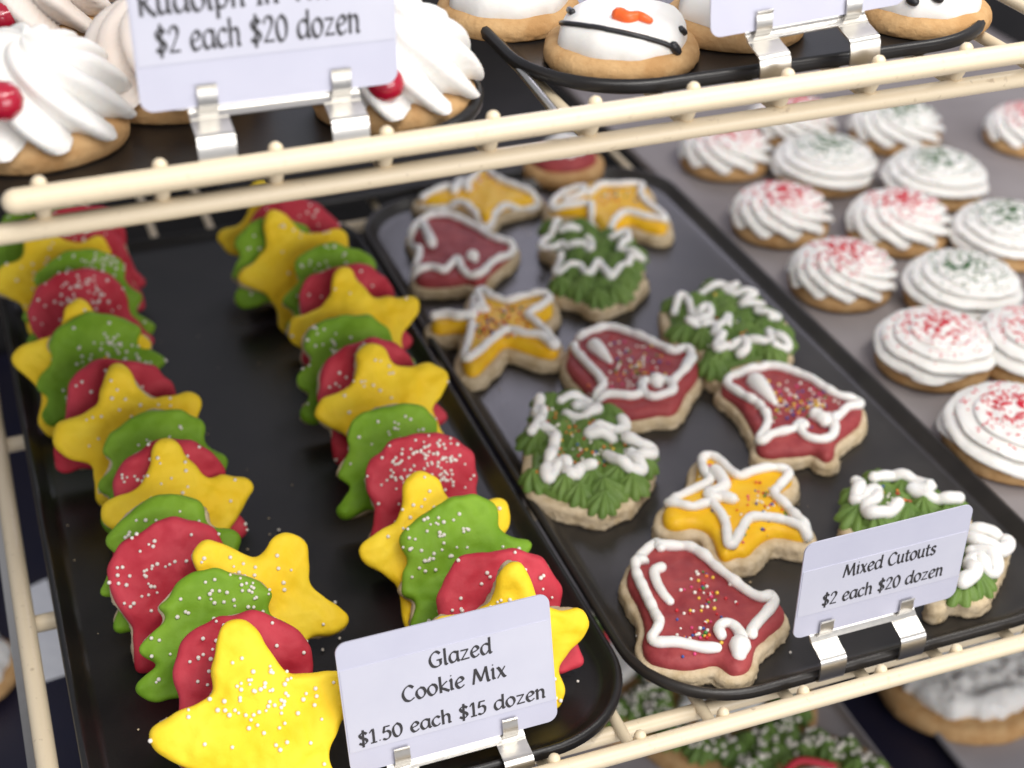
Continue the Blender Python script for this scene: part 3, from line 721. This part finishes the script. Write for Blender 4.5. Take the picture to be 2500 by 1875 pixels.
for i, (px, py, R, lab, face) in enumerate([
        (1514, 122, .064, 'melted snowman cookie with orange nose and long black smile', True),
        (1240, 28, .062, 'plain white iced cookie beside the melted snowman, top cut off', False),
        (1790, 55, .060, 'white iced cookie behind the blank price card clips', False),
        (2250, 30, .058, 'white iced cookie with black eye dots in the tray corner', 'eyes')]):
    p = at(px, py, ZU+.006); o = empty('snowman_cookie', (p.x, p.y, UZ+.0004), lab, 'cookie', SNO); r = R*S
    mesh('biscuit', *disc(r, 0, .0075, 160+i), MT['golden'], o)
    A = closed([(r*(.82 if k % 3 else .86)*math.cos(2*math.pi*k/18), -.06*r+r*(.80 if k % 2 else .76)*math.sin(2*math.pi*k/18)) for k in range(18)])
    iv = slab(A, .0065, .0120, .0105, grid=.002, bulge=.0012, lump=.0009, lfreq=60, seed=170+i, rag=.0004)
    mesh('icing', *iv, MT['white'], o); T = bvh(iv)
    def onto(pts, rr, name, m, taper=False):
        b = MB(); P = []
        for q in catmull([(x, y, 0) for x, y in pts], 3):
            h = T.ray_cast(CAM-o.location, FW*FPX+RT*(q.x-1250)-UP*(q.y-937.5))
            if h[0] is not None: P.append(h[0]+h[1]*rr*.35)
        if len(P) < 2: return
        tube(b, P, [rr*(1-.6*k/len(P)) for k in range(len(P))] if taper else rr, 8); return b.build(name, m, o)
    if face is True:
        onto([(1360, 56), (1420, 62), (1500, 76), (1570, 92), (1620, 106), (1648, 118)], .0010, 'smile', MT['liquorice'])
        onto([(1512, 44), (1535, 50), (1560, 46), (1584, 55)], .0030, 'nose', MT['orange'], True)
        onto([(1660, 72), (1668, 80)], .0013, 'eye', MT['liquorice']); onto([(1392, 26), (1398, 32)], .0013, 'eye', MT['liquorice'])
        onto([(1642, 112), (1650, 124)], .0018, 'smile_corner', MT['liquorice']); onto([(1362, 52), (1368, 58)], .0018, 'smile_corner', MT['liquorice'])
    elif face == 'eyes':
        onto([(2225, 0), (2232, 4)], .0020, 'eye', MT['liquorice']); onto([(2285, -6), (2292, -2)], .0020, 'eye', MT['liquorice'])
# red topped cookie behind the cutouts tray
p = at(1375, 408, .01); o = empty('iced_cookie', (p.x, p.y, .0006), 'dim tan cookie with red icing behind the far stars', 'cookie')
mesh('biscuit', *disc(.062*S, 0, .010, 190), MT['golden'], o)
mesh('icing', *disc(.05*S, .0085, .008, 191, re=.006), MT['brick'], o)
sv = pleat_dome(.03*S, .012, 10, .8, .25, .016, 3); mesh('frosting', *sv, MT['white'], o)

# ------------------------------------------------------------------ lower shelf
ZL = -.55
structure(mesh('lower_shelf_board', [(-1.2*S, .5*S, (ZL-.012)*S), (3*S, .5*S, (ZL-.012)*S), (3*S, 2.7*S, (ZL-.012)*S), (-1.2*S, 2.7*S, (ZL-.012)*S)], [[0, 1, 2, 3]], MT['navy'], smooth=False))
tray('sheet_pan', .42, .965, .80, 1.9, ZL, 'pale parchment lined pan under the wreath cookies below the rack', rim=.012, rc=.02, m='pale_parchment', wall=.003, cat='pan', lip=.004)
tray('sheet_pan', 1.055, 1.75, .80, 2.2, ZL, 'pale parchment lined pan under the cream topped cookie below the rack', rim=.012, rc=.02, m='pale_parchment', wall=.003, cat='pan', lip=.004)
def lower_base(px, py, R, name, lab, m='golden', t=.012):
    p = at(px, py, ZL+.02); o = empty(name, (p.x, p.y, ZL*S+.0005), lab, 'cookie', 'large decorated cookies on the lower shelf')
    mesh('biscuit', *disc(R*S, 0, t, int(px), wob=.002, re=.006, bulge=.002), MT[m], o)
    return o
def wreath(px, py, R, lab, seed):
    o = lower_base(px, py, R, 'wreath_cookie', lab); r = R*S; b = MB()
    for k in range(30):
        a = 2*math.pi*k/30; q = r*(.66+.10*(k % 2)); shell(b, q*math.cos(a), q*math.sin(a), .0115, r*.17, r*.17, rng.uniform(0, 6), ribs=8)
    b.build('green_icing', MT['leaf'], o); T = bvh((b.V, b.F))
    b2 = MB(); pts = [((r*rng.gauss(.72, .1))*math.cos(t), (r*rng.gauss(.72, .1))*math.sin(t)) for t in (rng.uniform(0, 6.28) for _ in range(240))]
    pearls(b2, T, pts, .0014); b2.build('nonpareils', MT['pearl'], o, kind='stuff')
    mesh('white_icing', *slab(closed([(r*.42*math.cos(2*math.pi*k/14)*(1+.15*(k % 2)), r*.36*math.sin(2*math.pi*k/14)) for k in range(14)]), .0118, .008, .006, grid=.003, lump=.001, seed=seed), MT['white'], o)
    b3 = MB(); tube(b3, catmull([(-.3*r, .25*r, .0205), (0, .38*r, .022), (.3*r, .22*r, .0205)], .003), .0022, 10); b3.build('red_scarf', MT['red'], o)
wreath(1758, 1722, .134, 'large green wreath cookie with white dots seen under the front rail', 1)
wreath(1470, 1640, .125, 'large green wreath cookie mostly hidden under the rounded tray corner', 2)
wreath(1990, 1960, .125, 'large wreath cookie only peeking in at the bottom picture border', 3)
for px, py, R, lab in ((-75, 1630, .07, 'cream frosted cookie seen past the side rail below the rack'), (2350, 1640, .125, 'large tan cookie with ragged cream frosting below the price card'), (2600, 1500, .125, 'large tan cookie with cream frosting at the lower picture corner')):
    o = lower_base(px, py, R, 'frosted_cookie', lab)
    b = MB(); r = R*S
    b.add(*slab(offset(closed([(r*.82*math.cos(2*math.pi*k/20), r*.82*math.sin(2*math.pi*k/20)) for k in range(20)]), 0, .006, px, freq=130), .0112, .013, .007, grid=.002, bulge=.004, lump=.0035, lfreq=120, seed=px % 50, rag=.0015))
    b.build('frosting', MT['white'], o)
# paper sheet and steel strip beside the tray
P = [at(x, y, -.40) for x, y in ((56, 1440), (116, 1412), (176, 1640), (92, 1668))]; c = sum(P, Vector())/4
mb = MB(); mb.add([p-c for p in P]+[p-c-Vector((0, 0, .0006)) for p in P], [[3, 2, 1, 0], [4, 5, 6, 7], [0, 1, 5, 4], [1, 2, 6, 5], [2, 3, 7, 6], [3, 0, 4, 7]])
o = mb.build('paper_sheet', MT['paper'], smooth=False); o.location = c; tag(o, 'white paper sheet lying below the rack beside the tray of glazed cookies', 'paper')
mb = MB(); box(mb, (0, 0, 0), (.004, .5*S, .0015)); o = mb.build('steel_strip', MT['chrome'], smooth=False); o.location = (-.066*S, 1.28*S, -.045*S); tag(o, 'thin steel strip running along the cream side rail', 'bracket')

# ------------------------------------------------------------------ price cards, lettering, clips
GL = {
 'a': (.50, [[(.40,.43),(.25,.5),(.10,.40),(.06,.2),(.14,.03),(.27,.04),(.39,.2)], [(.42,.5),(.40,.2),(.43,.03),(.5,.05)]]),
 'c': (.42, [[(.38,.42),(.25,.5),(.1,.38),(.06,.2),(.15,.03),(.28,.02),(.38,.1)]]),
 'd': (.53, [[(.41,.43),(.25,.5),(.10,.40),(.06,.2),(.14,.03),(.27,.04),(.40,.2)], [(.44,.76),(.42,.2),(.44,.02),(.52,.05)]]),
 'e': (.44, [[(.08,.24),(.25,.28),(.37,.36),(.33,.47),(.22,.5),(.09,.36),(.07,.18),(.16,.02),(.28,.02),(.39,.1)]]),
 'h': (.50, [[(.1,.76),(.1,0)], [(.1,.32),(.22,.47),(.34,.45),(.38,.3),(.37,.04),(.45,.02)]]),
 'f': (.32, [[(.34,.70),(.24,.76),(.15,.66),(.14,.3),(.12,-.1)], [(.03,.47),(.30,.47)]]),
 'i': (.23, [[(.03,.45),(.1,.5),(.1,.06),(.18,.03)], [(.10,.68),(.115,.70)]]),
 'k': (.46, [[(.1,.76),(.1,0)], [(.38,.48),(.13,.25),(.28,.12),(.44,.0)]]),
 'l': (.23, [[(.1,.76),(.1,.06),(.19,.03)]]),
 'n': (.50, [[(.03,.45),(.1,.5),(.1,0)], [(.1,.32),(.22,.47),(.34,.45),(.38,.3),(.37,.04),(.45,.02)]]),
 'o': (.48, [[(.24,.5),(.1,.4),(.06,.23),(.13,.05),(.24,.0),(.37,.1),(.42,.27),(.36,.44),(.24,.5)]]),
 'p': (.49, [[(.04,.46),(.1,.5),(.1,-.25)], [(.1,.38),(.25,.5),(.38,.4),(.41,.22),(.3,.03),(.12,.06)]]),
 's': (.37, [[(.32,.43),(.2,.5),(.09,.42),(.14,.3),(.28,.2),(.3,.08),(.18,.0),(.05,.07)]]),
 't': (.31, [[(.14,.66),(.12,.15),(.18,.02),(.29,.05)], [(.02,.48),(.28,.48)]]),
 'u': (.51, [[(.03,.48),(.09,.49),(.09,.15),(.17,.02),(.28,.06),(.37,.2)], [(.38,.5),(.37,.08),(.46,.03)]]),
 'x': (.45, [[(.04,.48),(.12,.46),(.32,.04),(.41,.02)], [(.38,.49),(.05,.0)]]),
 'z': (.44, ['s', [(.06,.46),(.37,.46)], [(.36,.45),(.06,.03)], [(.05,.03),(.39,.04)]]),
 'R': (.56, [[(.12,.72),(.12,0)], [(.04,.68),(.28,.73),(.42,.6),(.36,.44),(.14,.36)], [(.22,.38),(.36,.14),(.54,-.02)]]),
 'G': (.62, [[(.50,.60),(.34,.72),(.15,.6),(.06,.35),(.15,.08),(.33,.0),(.50,.08),(.50,.3)], [(.36,.3),(.57,.31)]]),
 'C': (.56, [[(.50,.60),(.34,.72),(.15,.6),(.06,.35),(.15,.08),(.33,.0),(.51,.1)]]),
 'M': (.80, ['s', [(.04,0),(.16,.70)], [(.16,.70),(.37,.08)], [(.37,.08),(.61,.70)], [(.61,.70),(.67,.03),(.76,.02)]]),
 'I': (.24, [[(.11,.72),(.11,0)], [(.03,.71),(.19,.72)], [(.03,.0),(.19,.01)]]),
 'T': (.52, [[(.02,.66),(.12,.70),(.5,.70)], [(.26,.69),(.26,0)]]),
 '$': (.46, [[(.38,.56),(.24,.66),(.09,.57),(.14,.41),(.32,.29),(.37,.14),(.22,.03),(.05,.12)], [(.24,.78),(.20,-.10)]]),
 '1': (.36, [[(.06,.56),(.2,.68),(.2,0)], [(.08,.0),(.32,.0)]]),
 '2': (.46, [[(.06,.52),(.16,.68),(.32,.66),(.36,.5),(.2,.22),(.05,.03)], [(.05,.03),(.40,.03)]]),
 '5': (.44, [['s'], [(.36,.67),(.14,.67)], [(.14,.67),(.1,.40),(.25,.43),(.36,.3),(.32,.08),(.18,0),(.05,.05)]]),
 '0': (.48, [[(.24,.69),(.1,.55),(.06,.34),(.12,.08),(.24,.0),(.37,.12),(.42,.36),(.37,.58),(.24,.69)]]),
 '.': (.20, [[(.09,.03),(.11,.05)]]), ' ': (.30, [])}
def lettering(name, text, parent, cx, cy, hgt, zoff, wscale=1.0, width=None):
    """a line written with a broad nib on the card (card-local x right, z up)"""
    tw = sum(GL[ch][0] for ch in text); s = hgt/.72; k = (width/(tw*s)) if width else wscale
    x = -tw*s*k/2; mb = MB(); nib = Vector((math.cos(math.radians(32)), math.sin(math.radians(32))))
    for ch in text:
        wd, sts = GL[ch]
        for st in sts:
            if st == 's' or st == ['s']: continue
            P = catmull([(a, b, 0) for a, b in st], .03) if len(st) > 2 else [Vector((*st[0], 0)), Vector((*st[1], 0))]
            W = .066
            T = .027
            for i in range(len(P)-1):
                a, b2 = P[i].xy, P[i+1].xy; d = (b2-a)
                if d.length < 1e-6: continue
                d.normalize(); nn = Vector((-d.y, d.x)); hw = max(T, abs(nn.dot(nib))*W)
                a2, b3 = a-d*T*.6, b2+d*T*.6
                Q = [a2-nn*hw, b3-nn*hw, b3+nn*hw, a2+nn*hw]
                mb.add([(cx+x+q.x*s*k, zoff-.00001*(len(mb.F) % 7), cy+q.y*s) for q in Q], [[0, 1, 2, 3]])
        x += wd*s*k
    return mb.build(name, MT['ink'], parent, smooth=False)
def rrect(wd, ht, r, n=6):
    out = []
    for cx, cy, a0 in ((wd/2-r, ht-r, 0), (-wd/2+r, ht-r, 90), (-wd/2+r, r, 180), (wd/2-r, r, 270)):
        for k in range(n+1):
            a = math.radians(a0+90*k/n); out.append((cx+r*math.cos(a), cy+r*math.sin(a)))
    return out
def card(p_bl, p_br, ht, lean, label, lines, tabs=None, group='white price cards', strip=None):
    """price card standing from its bottom edge; local x along the edge, y away from the viewer, z up the card"""
    d = p_br-p_bl; wd = d.length; mid = (p_bl+p_br)/2; yaw = math.atan2(d.y, d.x); ry = -math.asin(max(-1, min(1, d.z/wd)))
    rot = (Matrix.Rotation(yaw, 3, 'Z') @ Matrix.Rotation(ry, 3, 'Y') @ Matrix.Rotation(-lean, 3, 'X'))
    o = empty('price_card', mid, label, 'price card', group, rot.to_euler())
    R = rrect(wd, ht, .0042); n = len(R); th = .0007
    V = [(x, 0, z) for x, z in R]+[(x, th, z) for x, z in R]
    F = [list(range(n))[::-1], [n+k for k in range(n)]]+[[k, (k+1) % n, n+(k+1) % n, n+k] for k in range(n)]
    c = mesh('card_sheet', V, [f[::-1] for f in F], MT['card'], o, smooth=False)
    if strip:
        q = MB(); box(q, (0, -.00012, (strip[0]+strip[1])/2*ht), (wd*.985, .0002, (strip[1]-strip[0])*ht)); q.build('label_strip', MT['label'], o, smooth=False)
    for (txt, fx, fz, hh, wf) in lines: lettering('lettering', txt, o, fx*wd, fz*ht, hh*ht, -.00035, width=wf*wd)
    return o, rot, wd, mid
def strip(mb, pts, x0, x1, th=.0007):
    """a bent metal band: profile points (y, z), from x0 to x1"""
    P = catmull([(0, y, z) for y, z in pts], .0015); n = len(P); V = []
    N = []
    for i in range(n):
        t = (P[min(i+1, n-1)]-P[max(i-1, 0)]).normalized(); N.append(Vector((0, -t.z, t.y)))
    for i in range(n):
        for x, s in ((x0, 1), (x1, 1), (x1, -1), (x0, -1)):
            q = P[i]+N[i]*th*.5*s; V.append((x, q.y, q.z))
    F = []
    for i in range(n-1):
        for k in range(4): a = i*4+k; b = i*4+(k+1) % 4; F.append([a, b, b+4, a+4])
    F += [[0, 1, 2, 3], [4*n-1, 4*n-2, 4*n-3, 4*n-4]]
    mb.add(V, F)
def holder(mid, rot, wd, fr, label, tabw=.0062, hookw=.0120, ht=.0072):
    o = empty('card_clip', mid, label, 'card clip', 'steel clips holding the price cards', rot.to_euler())
    b = MB(); x0, x1 = fr[0]*wd-hookw/2, fr[1]*wd+hookw/2
    strip(b, [(.0024, .006), (.0022, .002), (.0016, -.0015), (-.0010, -.0036)], x0, x1); b.sharp('back_band', MT['chrome'], o)
    for f in fr:
        b = MB(); strip(b, [(.0004, -.0020), (-.0009, -.0002), (-.0013, .003), (-.0011, ht*.85), (-.0019, ht)], f*wd-tabw/2, f*wd+tabw/2); b.sharp('tab', MT['chrome'], o)
        b = MB(); strip(b, [(.0005, -.0034), (-.0030, -.0048), (-.0070, -.0060), (-.0090, -.0068), (-.0098, -.0086), (-.0100, -.0110), (-.0099, -.0150), (-.0093, -.0180), (-.0076, -.0190)], f*wd-hookw/2, f*wd+hookw/2); b.sharp('hook', MT['chrome'], o)
    return o
yR, yL = .900, .898
R_ = (atY(1935, 1562, yR), atY(2330, 1457, yR))
L_ = (atY(858, 1893, yL), atY(1362, 1757, yL))
o, rot, wd, mid = card(*R_, .110*S, -.02, 'white price card for mixed cutouts, blurred left of nothing'.replace(', blurred left of nothing', ' clipped to the front tray rim'),
     [('Mixed Cutouts', .03, .56, .13, .56), ('$2 each $20 dozen', .015, .30, .13, .74)], strip=(.24, .72))
holder(mid, rot, wd, (-.31, .18), 'steel clip gripping the mixed cutouts price card')
o, rot, wd, mid = card(*L_, .125*S, .20, 'white price card for glazed cookie mix in front of the leaning rows',
     [('Glazed', .06, .66, .115, .30), ('Cookie Mix', .02, .455, .115, .50), ('$1.50 each $15 dozen', 0, .21, .105, .90)], strip=(.17, .80))
holder(mid, rot, wd, (-.26, .26), 'steel clip gripping the glazed cookie mix price card')
yU = 1.000
U_ = (atY(345, 278, yU), atY(972, 202, yU))
o, rot, wd, mid = card(*U_, .125*S, .05, 'tall white price card before the rosette cookies, top line cut off',
     [('Rudolph In The', -.10, .525, .145, .74), ('$2 each $20 dozen', -.03, .315, .145, .78)], strip=(.255, .80))
holder(mid, rot, wd, (-.25, .27), 'steel clip gripping the price card before the rosette cookies')
V_ = (atY(1735, 95, yU+.02), atY(2210, 8, yU+.02))
o, rot, wd, mid = card(*V_, .125*S, .05, 'white price card at the top border, only its blank lower edge showing', [])
holder(mid, rot, wd, (-.24, .22), 'steel clip gripping the price card before the snowman cookies')
# divider between the upper trays
mb = MB(); A_ = at(1376, 300, ZU+.004); B_ = at(1128, 0, ZU+.004); B2 = A_+(B_-A_)*2.2
tube(mb, [Vector(), B2-A_], .0016, 8); o = mb.build('divider_rod', MT['chrome']); o.location = A_; tag(o, 'thin grey rod between the two upper trays', 'rod')

# crumbs and spilled nonpareils on the trays
b = MB()
for _ in range(150):
    x, y = rng.choice(((rng.uniform(.0, .43), rng.uniform(.95, 1.8)), (rng.uniform(.49, .90), rng.uniform(.93, 1.85)), (rng.uniform(.95, 1.5), rng.uniform(1.0, 1.9))))
    V, F = ico(); q = rng.uniform(.0002, .0006)
    b.add([Vector((v.x*q*rng.uniform(.6, 1.3)+x*S, v.y*q*rng.uniform(.6, 1.3)+y*S, max(0, v.z*q*.6)+.0008)) for v in V], F)
b.build('crumbs', MT['biscuit'], kind='stuff')
for _ in range(26):
    x, y = rng.choice(((rng.uniform(.02, .25), rng.uniform(.96, 1.3)), (rng.uniform(.2, .44), rng.uniform(.94, 1.3))))
    q = MB(); r_ = rng.uniform(.0006, .0008); ball(q, (0, 0, 0), r_); o = q.build('nonpareil', MT['pearl']); o.location = (x*S, y*S, r_)
    tag(o, 'single white nonpareil rolled onto the bare glazed cookies tray', 'sprinkle', 'spilled nonpareils on the tray')

# sugar and sprinkles belong to the icing they sit on; print belongs to the card sheet
for o in list(col.objects):
    if o.parent is None: continue
    kind = o.name.split('.')[0]
    host = {'sugar': ('frosting',), 'nonpareils': ('glaze', 'green_icing'), 'sprinkles': ('icing',), 'lettering': ('card_sheet',), 'label_strip': ('card_sheet',), 'candy_nose': ('frosting',)}.get(kind)
    if host:
        for k in o.parent.children:
            if k.name.split('.')[0] in host: o.parent = k; break
